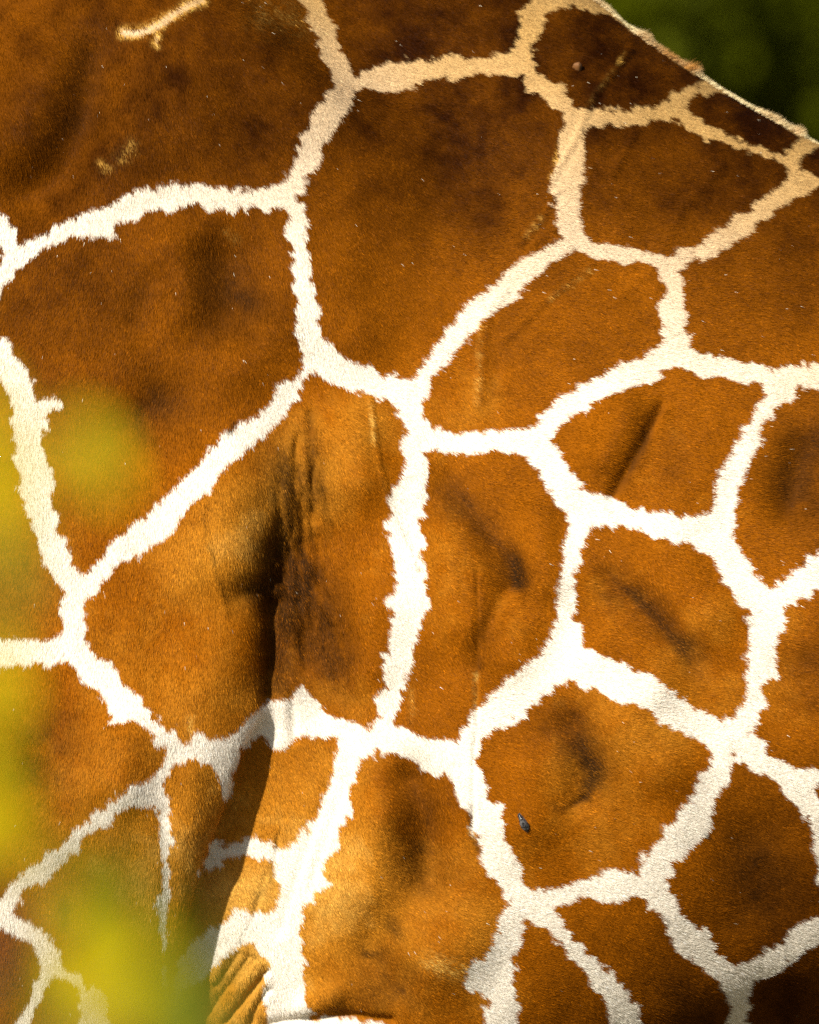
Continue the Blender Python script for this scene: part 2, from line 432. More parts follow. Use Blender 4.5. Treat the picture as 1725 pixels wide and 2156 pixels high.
# ------------------------------------------------------------------ giraffe: coat pattern
# outlines of the brown patches, measured on the photograph
PATCH = [
 [(628,0),(644,32),(656,68),(672,104),(688,134),(705,164),(699,184),(681,204),(665,228),(655,256),(637,288),(625,320),(607,352),(593,384),(577,394),(540,395),(500,396),(440,386),(400,384),(360,384),(320,394),(264,404),(224,430),(172,448),(120,480),(72,502),(44,516),(28,476),(8,448),(-20,430),(-120,400),(-170,180),(-80,-140),(300,-160),(600,-90)],
 [(673,0),(693,32),(705,68),(709,100),(729,116),(739,148),(745,160),(765,140),(797,134),(837,128),(877,130),(917,120),(949,108),(989,118),(1037,118),(1065,116),(1081,88),(1093,56),(1099,32),(1085,24),(1105,8),(1125,-4),(1140,-60),(1040,-150),(780,-170),(655,-70)],
 [(745,192),(773,186),(813,186),(869,188),(901,168),(937,164),(997,160),(1049,154),(1093,164),(1113,192),(1141,208),(1161,228),(1181,244),(1189,264),(1177,304),(1173,336),(1157,376),(1161,420),(1173,460),(1177,500),(1157,516),(1117,532),(1077,556),(1053,584),(1025,612),(977,636),(965,660),(949,684),(933,702),(913,722),(901,750),(877,782),(841,794),(805,786),(773,772),(737,758),(705,738),(685,714),(677,690),(677,656),(665,624),(655,580),(651,532),(647,472),(647,436),(625,416),(633,396),(657,360),(681,320),(693,280),(709,260),(725,232),(741,212)],
 [(-10,640),(0,612),(20,576),(52,548),(84,524),(112,506),(160,500),(208,500),(248,498),(236,468),(276,466),(304,444),(324,432),(348,444),(368,448),(388,434),(412,428),(440,442),(468,434),(488,448),(532,436),(560,440),(584,434),(604,452),(602,476),(608,520),(614,560),(614,600),(624,640),(626,680),(622,710),(638,742),(632,762),(612,790),(580,814),(568,842),(540,866),(512,886),(476,914),(448,934),(424,970),(392,994),(372,1022),(336,1050),(320,1078),(280,1102),(240,1142),(212,1174),(176,1210),(152,1182),(136,1142),(124,1114),(116,1078),(106,1042),(106,994),(92,950),(92,922),(94,876),(100,868),(134,852),(112,840),(76,836),(64,798),(52,770),(32,754),(16,714),(0,700),(-50,690)],
 [(0,794),(16,822),(24,878),(32,930),(30,978),(44,1034),(56,1074),(76,1126),(88,1178),(116,1222),(136,1250),(128,1286),(136,1318),(116,1346),(72,1350),(28,1342),(0,1348),(-120,1340),(-160,1060),(-90,780)],
 [(1179,16),(1167,28),(1147,28),(1145,48),(1135,72),(1119,96),(1111,124),(1127,144),(1147,160),(1159,176),(1181,176),(1191,204),(1207,224),(1231,228),(1239,238),(1283,230),(1339,228),(1367,220),(1407,212),(1415,196),(1443,184),(1483,166),(1435,140),(1395,112),(1351,78),(1307,50),(1275,28),(1235,18),(1207,14)],
 [(1435,224),(1467,204),(1507,192),(1535,198),(1595,230),(1635,258),(1683,288),(1671,304),(1647,320),(1615,318),(1575,300),(1535,280),(1495,264),(1455,244)],
 [(1235,268),(1291,260),(1347,262),(1387,248),(1415,248),(1435,268),(1475,286),(1535,310),(1587,324),(1627,336),(1655,356),(1667,376),(1631,396),(1603,416),(1575,440),(1535,468),(1499,496),(1459,520),(1431,524),(1407,536),(1387,534),(1339,524),(1283,514),(1243,508),(1221,492),(1223,464),(1217,432),(1227,384),(1227,356),(1223,320),(1227,288)],
 [(1725,304),(1699,320),(1671,340),(1683,356),(1725,376),(1800,410),(1860,430),(1880,390),(1800,340)],
 [(1725,392),(1699,404),(1659,428),(1635,444),(1603,468),(1567,496),(1535,520),(1491,544),(1451,556),(1431,572),(1435,604),(1443,640),(1439,680),(1443,714),(1455,734),(1495,752),(1547,754),(1595,770),(1635,778),(1675,770),(1725,764),(1830,750),(1880,600),(1850,450)],
 [(1211,524),(1243,536),(1283,552),(1331,554),(1367,556),(1391,580),(1395,612),(1383,648),(1391,688),(1395,714),(1379,734),(1339,750),(1299,770),(1259,790),(1215,814),(1167,838),(1155,854),(1123,882),(1119,894),(1087,902),(1055,910),(989,910),(945,910),(925,898),(907,900),(889,874),(887,842),(905,806),(925,782),(949,750),(977,726),(997,698),(1025,664),(1065,636),(1097,616),(1117,588),(1157,556),(1190,532)],
 [(1435,770),(1459,782),(1495,796),(1535,796),(1555,810),(1595,810),(1607,822),(1591,846),(1583,874),(1563,906),(1547,934),(1531,962),(1519,986),(1507,1022),(1495,1058),(1479,1090),(1435,1088),(1387,1080),(1327,1066),(1283,1050),(1259,1044),(1235,1030),(1207,1002),(1187,978),(1171,946),(1163,926),(1175,898),(1195,878),(1223,866),(1259,850),(1291,830),(1323,818),(1363,806),(1387,790),(1415,774)],
 [(1725,810),(1675,818),(1663,842),(1635,854),(1607,886),(1599,922),(1587,958),(1571,994),(1559,1022),(1551,1054),(1539,1082),(1539,1118),(1555,1158),(1575,1182),(1595,1214),(1623,1230),(1651,1222),(1675,1198),(1707,1174),(1725,1166),(1850,1100),(1880,940),(1830,800)],
 [(1247,1110),(1291,1106),(1347,1118),(1371,1132),(1403,1138),(1435,1138),(1459,1154),(1495,1174),(1515,1206),(1527,1230),(1547,1250),(1543,1270),(1579,1290),(1571,1322),(1571,1350),(1571,1380),(1575,1412),(1571,1448),(1559,1480),(1543,1508),(1511,1522),(1483,1504),(1451,1484),(1415,1460),(1383,1436),(1347,1412),(1307,1396),(1271,1384),(1227,1358),(1223,1318),(1211,1306),(1211,1266),(1203,1222),(1215,1190),(1219,1150)],
 [(1725,1230),(1695,1258),(1659,1274),(1647,1290),(1651,1306),(1639,1338),(1627,1380),(1635,1420),(1607,1452),(1607,1484),(1591,1520),(1571,1544),(1595,1556),(1607,1576),(1635,1600),(1675,1616),(1715,1616),(1725,1624),(1840,1600),(1890,1400),(1850,1210)],
 [(893,954),(917,948),(965,954),(981,960),(1017,952),(1077,952),(1109,962),(1121,986),(1141,1006),(1153,1034),(1173,1058),(1193,1078),(1193,1106),(1185,1138),(1185,1178),(1173,1210),(1173,1250),(1169,1290),(1165,1330),(1149,1370),(1141,1380),(1105,1396),(1077,1424),(1049,1452),(1021,1472),(993,1500),(981,1528),(961,1560),(941,1552),(917,1556),(889,1550),(865,1540),(837,1528),(833,1508),(841,1480),(849,1448),(861,1416),(869,1380),(877,1338),(889,1302),(901,1258),(901,1226),(885,1198),(885,1162),(893,1150),(881,1098),(897,1086),(893,1030),(895,994)],
 [(665,782),(693,806),(741,818),(777,832),(821,840),(843,858),(841,874),(857,894),(849,914),(839,950),(849,978),(837,1002),(825,1018),(819,1046),(823,1066),(807,1102),(817,1122),(813,1146),(829,1174),(825,1214),(827,1234),(809,1266),(821,1290),(817,1330),(813,1370),(801,1380),(809,1404),(797,1424),(801,1444),(793,1460),(797,1492),(797,1516),(757,1530),(733,1516),(697,1504),(669,1482),(655,1472),(649,1452),(637,1436),(625,1446),(613,1470),(575,1476),(568,1472),(548,1484),(524,1508),(496,1536),(476,1552),(440,1552),(420,1542),(408,1560),(384,1566),(376,1536),(348,1528),(324,1504),(304,1484),(296,1460),(276,1452),(256,1424),(236,1396),(212,1380),(192,1362),(172,1342),(176,1306),(180,1266),(196,1246),(216,1214),(248,1186),(288,1170),(316,1150),(348,1130),(376,1106),(384,1082),(404,1058),(432,1042),(460,1006),(484,978),(512,966),(524,942),(556,922),(568,894),(600,866),(616,842),(636,806)],
 [(0,1414),(24,1398),(52,1396),(68,1400),(92,1396),(100,1412),(124,1392),(148,1392),(160,1416),(184,1440),(208,1452),(208,1470),(224,1484),(240,1504),(236,1520),(264,1520),(276,1508),(296,1528),(320,1548),(332,1576),(348,1576),(344,1604),(328,1624),(316,1644),(280,1656),(256,1676),(224,1696),(192,1716),(176,1736),(152,1744),(140,1772),(108,1792),(80,1812),(56,1832),(24,1860),(8,1888),(-100,1920),(-150,1650),(-110,1420)],
 [(296,1694),(328,1696),(340,1732),(336,1772),(342,1812),(342,1860),(336,1916),(338,1956),(342,2004),(342,2060),(345,2120),(340,2220),(270,2240),(240,2156),(232,2132),(224,2100),(208,2088),(184,2076),(160,2052),(132,2036),(124,2000),(104,1968),(68,1948),(44,1928),(24,1920),(36,1896),(56,1868),(92,1856),(116,1836),(132,1812),(160,1792),(176,1768),(200,1752),(224,1732),(240,1712),(276,1700)],
 [(0,1956),(32,1968),(60,1984),(80,2008),(92,2036),(80,2064),(64,2092),(52,2124),(36,2152),(20,2210),(-80,2240),(-120,1960)],
 [(106,2056),(136,2060),(160,2076),(174,2104),(172,2132),(164,2156),(160,2230),(60,2240),(62,2160),(76,2116),(92,2088)],
 [(408,1596),(424,1606),(440,1594),(448,1620),(460,1652),(472,1684),(482,1690),(455,1764),(430,1820),(405,1884),(390,1940),(372,2020),(360,2120),(356,2230),(352,2020),(352,1940),(356,1860),(356,1796),(364,1748),(356,1696),(344,1656),(348,1636),(368,1608)],
 [(504,1572),(536,1560),(552,1545),(564,1556),(569,1576),(593,1574),(613,1560),(621,1550),(657,1548),(669,1538),(677,1550),(713,1554),(705,1584),(701,1620),(689,1656),(677,1688),(669,1716),(649,1732),(629,1760),(609,1786),(577,1776),(549,1768),(525,1760),(504,1768),(460,1774),(430,1788),(400,1790),(480,1676),(492,1644),(500,1604)],
 [(380,1850),(416,1840),(440,1824),(476,1808),(496,1802),(532,1798),(552,1804),(560,1816),(580,1812),(580,1836),(588,1868),(584,1896),(576,1920),(552,1916),(532,1922),(500,1920),(472,1936),(444,1948),(416,1972),(392,2004),(360,2010)],
 [(532,1990),(544,2008),(560,2028),(556,2056),(556,2084),(564,2112),(568,2156),(566,2230),(360,2230),(380,2080),(416,2068),(436,2056),(460,2028),(480,2004),(504,1992)],
 [(793,1572),(805,1584),(829,1588),(861,1602),(881,1608),(901,1620),(913,1632),(933,1620),(949,1644),(961,1676),(973,1700),(989,1724),(993,1752),(1005,1780),(1017,1804),(1025,1840),(1045,1860),(1053,1880),(1073,1896),(1061,1920),(1049,1944),(1037,1980),(1021,2008),(1017,2028),(997,2016),(985,2036),(981,2076),(1013,2088),(1029,2108),(1017,2136),(1025,2156),(1020,2230),(900,2240),(850,2166),(790,2150),(720,2140),(660,2146),(650,2120),(641,2100),(637,2060),(637,2028),(633,1992),(633,1960),(629,1920),(649,1896),(665,1872),(689,1864),(677,1832),(685,1804),(713,1780),(717,1736),(733,1712),(735,1676),(749,1652),(747,1624),(761,1600),(785,1588)],
 [(1199,1438),(1167,1450),(1163,1460),(1135,1458),(1123,1476),(1099,1504),(1079,1524),(1037,1538),(1005,1564),(999,1604),(1009,1636),(1025,1668),(1033,1688),(1057,1700),(1057,1728),(1065,1764),(1077,1800),(1093,1828),(1101,1856),(1113,1870),(1147,1872),(1175,1866),(1207,1852),(1259,1840),(1291,1826),(1311,1834),(1331,1828),(1343,1844),(1351,1804),(1375,1780),(1391,1764),(1395,1740),(1419,1732),(1423,1708),(1451,1688),(1459,1660),(1471,1636),(1495,1616),(1501,1576),(1479,1564),(1451,1552),(1419,1532),(1391,1524),(1363,1496),(1335,1484),(1295,1478),(1275,1460),(1235,1446)],
 [(1539,1586),(1551,1604),(1571,1598),(1583,1620),(1611,1632),(1631,1652),(1655,1676),(1683,1696),(1699,1728),(1711,1780),(1715,1820),(1725,1852),(1731,1900),(1725,1928),(1691,1940),(1663,1960),(1647,1980),(1615,2000),(1579,2020),(1543,2044),(1515,2016),(1503,1996),(1491,1968),(1467,1948),(1443,1932),(1427,1908),(1403,1884),(1395,1848),(1419,1844),(1415,1820),(1439,1804),(1455,1780),(1487,1760),(1503,1732),(1503,1700),(1511,1664),(1531,1648),(1539,1620)],
 [(1717,1662),(1732,1640),(1860,1640),(1880,1800),(1770,1850),(1745,1790),(1740,1720)],
 [(1165,1908),(1203,1902),(1239,1892),(1263,1904),(1283,1896),(1311,1900),(1327,1890),(1355,1890),(1367,1912),(1391,1936),(1407,1964),(1419,2004),(1443,2016),(1471,2040),(1503,2068),(1527,2104),(1535,2132),(1531,2156),(1530,2240),(1350,2240),(1343,2136),(1339,2120),(1315,2084),(1287,2052),(1259,2028),(1235,2000),(1207,1976),(1187,1948),(1175,1928)],
 [(1111,1934),(1099,1940),(1095,1968),(1101,2000),(1087,2020),(1075,2060),(1075,2096),(1095,2124),(1091,2156),(1085,2240),(1295,2240),(1279,2140),(1271,2108),(1251,2084),(1231,2056),(1219,2036),(1199,2020),(1191,2004),(1167,1980),(1151,1960),(1131,1952)],
 [(1725,1984),(1691,2004),(1651,2024),(1631,2044),(1603,2056),(1579,2084),(1583,2112),(1571,2140),(1570,2240),(1850,2240),(1870,1960)],
 [(-60,500),(2,516),(8,534),(0,556),(-60,590)],
]
G = 3.0; GX0, GY0 = -200.0, -200.0
gw, gh = int((PW + 400) / G) + 1, int((PH + 400) / G) + 1
SD = np.full((gh, gw), 200.0, np.float32)
for poly in PATCH:
    p = np.array(poly, float)
    x0, y0 = p.min(0) - 90; x1, y1 = p.max(0) + 90
    i0 = max(0, int((x0 - GX0) / G)); i1 = min(gw, int((x1 - GX0) / G) + 1)
    j0 = max(0, int((y0 - GY0) / G)); j1 = min(gh, int((y1 - GY0) / G) + 1)
    gu, gv = np.meshgrid(GX0 + np.arange(i0, i1) * G, GY0 + np.arange(j0, j1) * G)
    d = np.full(gu.shape, 1e9); inside = np.zeros(gu.shape, bool)
    for a, b_ in zip(p, np.roll(p, -1, 0)):
        e = b_ - a
        t = np.clip(((gu - a[0]) * e[0] + (gv - a[1]) * e[1]) / (e @ e + 1e-9), 0, 1)
        d = np.minimum(d, (gu - a[0] - t * e[0]) ** 2 + (gv - a[1] - t * e[1]) ** 2)
        if a[1] != b_[1]:
            inside ^= ((a[1] > gv) != (b_[1] > gv)) & (gu < (b_[0] - a[0]) * (gv - a[1]) / (b_[1] - a[1]) + a[0])
    d = np.sqrt(d); d[inside] *= -1
    SD[j0:j1, i0:i1] = np.minimum(SD[j0:j1, i0:i1], d)

def grid_sample(Gd, u, v):
    a = np.clip((u - GX0) / G, 0, gw - 1.001); b_ = np.clip((v - GY0) / G, 0, gh - 1.001)
    i = a.astype(int); j = b_.astype(int); x = a - i; y = b_ - j
    return (Gd[j, i] * (1 - x) + Gd[j, i + 1] * x) * (1 - y) + (Gd[j + 1, i] * (1 - x) + Gd[j + 1, i + 1] * x) * y

# patch colour, with lit and shaded parts painted in, 0 chocolate .. 1 golden
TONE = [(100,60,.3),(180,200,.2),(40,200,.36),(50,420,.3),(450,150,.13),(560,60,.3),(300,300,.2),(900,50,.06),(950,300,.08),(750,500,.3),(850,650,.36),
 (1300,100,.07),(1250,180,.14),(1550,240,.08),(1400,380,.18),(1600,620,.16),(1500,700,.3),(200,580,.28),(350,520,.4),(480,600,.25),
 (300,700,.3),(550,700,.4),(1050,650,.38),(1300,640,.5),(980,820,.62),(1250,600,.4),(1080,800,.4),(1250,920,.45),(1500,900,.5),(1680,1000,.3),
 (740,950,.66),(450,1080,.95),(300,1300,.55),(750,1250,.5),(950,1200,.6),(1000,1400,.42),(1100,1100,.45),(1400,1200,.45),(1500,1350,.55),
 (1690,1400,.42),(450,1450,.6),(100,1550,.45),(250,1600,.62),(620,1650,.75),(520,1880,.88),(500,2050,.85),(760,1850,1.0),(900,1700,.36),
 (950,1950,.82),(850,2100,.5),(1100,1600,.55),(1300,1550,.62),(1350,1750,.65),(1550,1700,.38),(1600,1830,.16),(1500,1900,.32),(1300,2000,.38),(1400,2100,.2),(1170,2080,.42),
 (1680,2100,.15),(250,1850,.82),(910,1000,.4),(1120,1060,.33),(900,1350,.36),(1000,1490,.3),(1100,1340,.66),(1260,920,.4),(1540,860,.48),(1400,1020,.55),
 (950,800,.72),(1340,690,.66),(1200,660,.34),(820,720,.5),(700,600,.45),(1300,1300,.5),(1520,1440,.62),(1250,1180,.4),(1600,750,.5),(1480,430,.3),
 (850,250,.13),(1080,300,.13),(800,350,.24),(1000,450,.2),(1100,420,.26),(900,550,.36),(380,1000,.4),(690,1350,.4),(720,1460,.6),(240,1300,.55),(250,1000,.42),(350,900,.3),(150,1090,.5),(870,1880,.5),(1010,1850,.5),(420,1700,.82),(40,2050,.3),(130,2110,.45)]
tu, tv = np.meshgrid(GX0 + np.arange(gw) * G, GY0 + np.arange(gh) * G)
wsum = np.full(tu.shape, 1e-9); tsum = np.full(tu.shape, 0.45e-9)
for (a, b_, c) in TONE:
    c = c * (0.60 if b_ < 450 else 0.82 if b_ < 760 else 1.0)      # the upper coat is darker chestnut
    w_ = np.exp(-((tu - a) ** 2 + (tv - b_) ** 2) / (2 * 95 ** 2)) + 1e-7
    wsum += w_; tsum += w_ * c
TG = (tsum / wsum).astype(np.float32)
# dark hair in patch centres, bare skin, and shade painted into creases and hollows
SMUDGE_SHADE = [
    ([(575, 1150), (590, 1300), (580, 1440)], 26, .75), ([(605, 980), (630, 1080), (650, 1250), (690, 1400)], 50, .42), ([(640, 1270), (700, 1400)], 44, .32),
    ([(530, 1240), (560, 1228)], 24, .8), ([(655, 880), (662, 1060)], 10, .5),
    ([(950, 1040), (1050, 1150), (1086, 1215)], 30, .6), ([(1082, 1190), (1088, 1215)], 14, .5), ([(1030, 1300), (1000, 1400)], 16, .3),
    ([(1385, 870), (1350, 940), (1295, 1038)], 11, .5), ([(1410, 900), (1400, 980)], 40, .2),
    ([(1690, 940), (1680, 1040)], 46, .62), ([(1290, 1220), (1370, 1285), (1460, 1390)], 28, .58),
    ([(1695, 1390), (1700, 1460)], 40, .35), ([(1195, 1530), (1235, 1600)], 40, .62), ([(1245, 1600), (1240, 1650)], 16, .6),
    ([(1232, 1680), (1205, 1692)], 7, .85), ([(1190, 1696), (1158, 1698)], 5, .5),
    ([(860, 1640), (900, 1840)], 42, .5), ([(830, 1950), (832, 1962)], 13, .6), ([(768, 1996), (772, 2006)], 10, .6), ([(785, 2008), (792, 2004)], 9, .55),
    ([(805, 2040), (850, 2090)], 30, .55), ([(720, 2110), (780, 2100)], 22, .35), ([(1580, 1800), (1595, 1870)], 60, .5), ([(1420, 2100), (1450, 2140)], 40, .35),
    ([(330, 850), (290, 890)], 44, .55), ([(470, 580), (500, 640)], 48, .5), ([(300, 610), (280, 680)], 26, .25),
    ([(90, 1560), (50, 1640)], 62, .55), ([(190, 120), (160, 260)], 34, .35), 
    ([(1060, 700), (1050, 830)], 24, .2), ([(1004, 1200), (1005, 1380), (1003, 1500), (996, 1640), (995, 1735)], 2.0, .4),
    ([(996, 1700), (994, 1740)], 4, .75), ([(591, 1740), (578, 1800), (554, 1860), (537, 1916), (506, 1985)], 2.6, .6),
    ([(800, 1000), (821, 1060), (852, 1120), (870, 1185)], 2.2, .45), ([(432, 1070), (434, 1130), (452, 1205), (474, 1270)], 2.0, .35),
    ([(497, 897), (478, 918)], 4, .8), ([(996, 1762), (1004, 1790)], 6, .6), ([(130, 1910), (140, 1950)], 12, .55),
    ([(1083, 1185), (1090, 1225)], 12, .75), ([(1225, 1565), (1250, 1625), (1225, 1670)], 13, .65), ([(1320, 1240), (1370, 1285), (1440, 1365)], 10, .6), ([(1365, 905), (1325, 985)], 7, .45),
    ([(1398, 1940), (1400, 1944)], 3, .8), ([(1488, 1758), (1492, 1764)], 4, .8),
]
PALE = [   # stray cream hair and worn streaks inside the patches
    ([(256, 66), (285, 68), (300, 64), (330, 50), (370, 26), (400, 10), (425, 0)], 7, 1.0), ([(332, 70), (330, 94)], 5, .7),
    ([(218, 350), (226, 356)], 7, .35), ([(255, 330), (275, 310)], 10, .2), ([(560, 30), (620, 40)], 25, .12),
    ([(480, 490), (495, 508)], 6, .3), ([(1180, 300), (1160, 372)], 3.5, .5),
    ([(1140, 460), (1108, 498)], 4, .35), ([(1290, 150), (1232, 236)], 4, .10), ([(1318, 110), (1300, 134)], 2.5, .55),
    ([(1012, 680), (1004, 850)], 5, .25), ([(1240, 570), (1160, 630)], 4, .25),
    ([(910, 2030), (975, 2045)], 16, .4), ([(400, 1510), (402, 1545)], 8, .3), ([(780, 845), (788, 930)], 3.5, .5),
    ([(865, 1300), (866, 1520)], 5, .2), ([(1003, 1420), (1002, 1500)], 3, .4), ([(995, 1735), (993, 1762)], 4, .9),
]
SM = np.zeros(tu.shape); PA = np.zeros(tu.shape)
for lst, T in ((SMUDGE_SHADE, SM), (PALE, PA)):
    for pts, sg, h in lst:
        x0 = min(p[0] for p in pts) - 3 * sg; x1 = max(p[0] for p in pts) + 3 * sg
        y0 = min(p[1] for p in pts) - 3 * sg; y1 = max(p[1] for p in pts) + 3 * sg
        i0, i1 = max(0, int((x0 - GX0) / G)), int((x1 - GX0) / G) + 2
        j0, j1 = max(0, int((y0 - GY0) / G)), int((y1 - GY0) / G) + 2
        d = stroke_dist(tu[j0:j1, i0:i1], tv[j0:j1, i0:i1], pts)
        T[j0:j1, i0:i1] = 1 - (1 - T[j0:j1, i0:i1]) * (1 - h * np.exp(-0.5 * (d / sg) ** 2))

# cells for the rest of the animal
site = []
sr = np.random.default_rng(11)
samp = V[sr.permutation(nv)]
for p in samp[:60000]:
    if p[2] < 0.9: continue
    r = 0.21 if abs(p[0] - 0.2) < 1.2 and 1.4 < p[2] < 3.1 else 0.15
    if all((p[0] - q_[0]) ** 2 + (p[1] - q_[1]) ** 2 + (p[2] - q_[2]) ** 2 > r * r for q_ in site):
        site.append(p)
    if len(site) > 260: break
site = np.array(site)

def coat_field(P, u, v, inview):
    """signed distance to the patch edge in px (negative = brown)"""
    sd = np.empty(len(P))
    o = ~inview
    sd[inview] = grid_sample(SD, u[inview], v[inview])
    if o.any():
        Q = P[o]; d1 = np.full(len(Q), 9.0); d2 = np.full(len(Q), 9.0)
        for s_ in site:
            d = np.linalg.norm(Q - s_, axis=1)
            d2 = np.minimum(d2, np.maximum(d, d1)); d1 = np.minimum(d1, d)
        band = (0.017 - (d2 - d1) * 0.5) / S
        band = np.where(Q[:, 2] < 0.9, 40, band)
        sd[o] = band
    return sd

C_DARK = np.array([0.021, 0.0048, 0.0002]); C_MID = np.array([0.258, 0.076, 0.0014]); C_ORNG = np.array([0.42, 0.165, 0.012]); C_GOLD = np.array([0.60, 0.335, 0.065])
CR_LOW = np.array([0.77, 0.705, 0.61]); CR_TOP = np.array([0.50, 0.305, 0.105]); C_SMUDGE_SHADE = np.array([0.013, 0.007, 0.0028])  # last colour: dark hair, bare skin and painted crease shade

def coat_colour(P, u, v, jitter=0.0, hair=False):
    inview = (P[:, 1] < 0.02) & (u > -150) & (u < PW + 150) & (v > -150) & (v < PH + 80)
    sd = coat_field(P, u, v, inview)
    rag = fbm(u, v, 30, 2, 21) * 8.5 + vnoise(u, v, 13, 27) * 6.5 + vnoise(u, v, 6.5, 33) * 4
    calm = ((u > 560) & (u < 640) & (v > 1440) & (v < 1590)) * 0.6
    rim = np.interp(u, [1180, 1275, 1351, 1440, 1560, 1640, 1725], [-62, 4, 70, 130, 205, 250, 297])
    calm = np.maximum(calm, 0.75 * ((u > 1150) & (v < rim + 34)))
    sd = sd + rag * (1 - calm) + jitter - 0.4
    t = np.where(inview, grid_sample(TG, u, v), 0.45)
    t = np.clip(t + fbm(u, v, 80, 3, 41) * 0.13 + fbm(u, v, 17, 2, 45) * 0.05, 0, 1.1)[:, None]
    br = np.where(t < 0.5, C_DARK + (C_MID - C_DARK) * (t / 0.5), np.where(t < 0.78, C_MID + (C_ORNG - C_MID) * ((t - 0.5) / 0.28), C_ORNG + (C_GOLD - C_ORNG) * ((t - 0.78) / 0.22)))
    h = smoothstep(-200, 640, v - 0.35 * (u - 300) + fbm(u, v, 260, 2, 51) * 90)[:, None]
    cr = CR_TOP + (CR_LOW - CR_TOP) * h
    edge = smoothstep(-2.2, 2.2, sd)[:, None] if not hair else (sd > 0).astype(float)[:, None]
    wu, wv = fbm(u, v, 46, 3, 101) * 17, fbm(u, v, 46, 3, 111) * 17
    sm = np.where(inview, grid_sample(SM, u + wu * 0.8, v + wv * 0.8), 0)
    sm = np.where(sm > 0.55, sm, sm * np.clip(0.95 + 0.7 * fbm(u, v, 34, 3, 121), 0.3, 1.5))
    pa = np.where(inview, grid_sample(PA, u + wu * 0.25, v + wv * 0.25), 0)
    wz = np.exp(-((u - 632 - 0.12 * (v - 1150)) / 66) ** 2 - ((v - 1190) / 270) ** 4)  # shoulder hollow: its shade painted in, streaked like creased skin
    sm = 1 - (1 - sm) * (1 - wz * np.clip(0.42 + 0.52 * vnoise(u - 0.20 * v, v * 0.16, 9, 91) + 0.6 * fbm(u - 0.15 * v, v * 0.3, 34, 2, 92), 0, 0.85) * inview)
    pn = np.clip(pa * 1.15 + (fbm(u, v, 14, 2, 61) + 0.1) * np.minimum(pa * 3, 1) * 0.6, 0, 1)
    if hair:
        pn = (rng.random(len(u)) < pn * pn).astype(float) * np.minimum(1, 0.45 + pa)
        sm = np.clip(sm * (0.75 + 0.9 * (rng.random(len(u)) - 0.35)), 0, 1)
    hi = smoothstep(0.55, 0.85, pa)[:, None]
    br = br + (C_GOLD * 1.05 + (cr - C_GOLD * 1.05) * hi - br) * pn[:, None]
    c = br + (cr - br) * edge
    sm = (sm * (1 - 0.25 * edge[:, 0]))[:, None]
    return c + (C_SMUDGE_SHADE - c) * np.clip(sm, 0, 0.95), sd

# ------------------------------------------------------------------ giraffe: objects
root = bpy.data.objects.new('giraffe', None); col.objects.link(root)
tag(root, 'reticulated giraffe in chestnut patches and cream lines, standing side on', 'giraffe')

def coat_material(name, rough, spec, grain):
    m, n, l, b = new_mat(name)
    at = n.new('ShaderNodeAttribute'); at.attribute_name = 'coat'
    l.new(at.outputs['Color'], b.inputs['Base Color'])
    b.inputs['Roughness'].default_value = rough
    b.inputs['Specular IOR Level'].default_value = spec
    if grain:
        tc = n.new('ShaderNodeTexCoord'); nz = n.new('ShaderNodeTexNoise')
        nz.inputs['Scale'].default_value = 420; nz.inputs['Detail'].default_value = 3
        l.new(tc.outputs['Object'], nz.inputs['Vector'])
        bp = n.new('ShaderNodeBump'); bp.inputs['Strength'].default_value = 0.5; bp.inputs['Distance'].default_value = 0.003
        l.new(nz.outputs[0], bp.inputs['Height']); l.new(bp.outputs[0], b.inputs['Normal'])
    return m
m_skin = coat_material('skin', 0.8, 0.03, True)
m_fur = coat_material('fur', 0.5, 0.02, False)

pu, pv, pw = project(V)
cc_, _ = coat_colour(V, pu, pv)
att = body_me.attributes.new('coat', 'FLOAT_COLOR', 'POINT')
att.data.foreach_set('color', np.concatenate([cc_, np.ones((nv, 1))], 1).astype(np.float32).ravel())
body_me.polygons.foreach_set('use_smooth', np.ones(len(body_me.polygons), bool))
body = link('body', body_me, m_skin, root)

# fur: every hair is a tapering blade lying along the lie of the coat
body_me.calc_loop_triangles()
nt = len(body_me.loop_triangles)
tri = np.empty(nt * 3, np.int32); body_me.loop_triangles.foreach_get('vertices', tri); tri = tri.reshape(-1, 3)
VN = np.empty(nv * 3, np.float32); body_me.vertices.foreach_get('normal', VN); VN = VN.reshape(-1, 3).astype(float)
ta, tb, tcv = V[tri[:, 0]], V[tri[:, 1]], V[tri[:, 2]]
cr_ = np.cross(tb - ta, tcv - ta); area = np.linalg.norm(cr_, axis=1) * 0.5
cen = (ta + tb + tcv) / 3; cu, cv, _ = project(cen)
vw = norm(CAM - cen); fac = (norm(cr_) * vw).sum(1)
view = (cu > -45) & (cu < PW + 45) & (cv > -45) & (cv < PH + 45) & (fac > -0.12) & (cen[:, 1] < 0.08)

def scatter(mask, count):
    ii = np.nonzero(mask)[0]; cs = np.cumsum(area[ii])
    k = ii[np.minimum(np.searchsorted(cs, rng.random(count) * cs[-1]), len(ii) - 1)]
    r1 = np.sqrt(rng.random(count)); r2 = rng.random(count)
    w0, w1, w2 = (1 - r1)[:, None], (r1 * (1 - r2))[:, None], (r1 * r2)[:, None]
    P = V[tri[k, 0]] * w0 + V[tri[k, 1]] * w1 + V[tri[k, 2]] * w2
    Nn = norm(VN[tri[k, 0]] * w0 + VN[tri[k, 1]] * w1 + VN[tri[k, 2]] * w2)
    return P, Nn

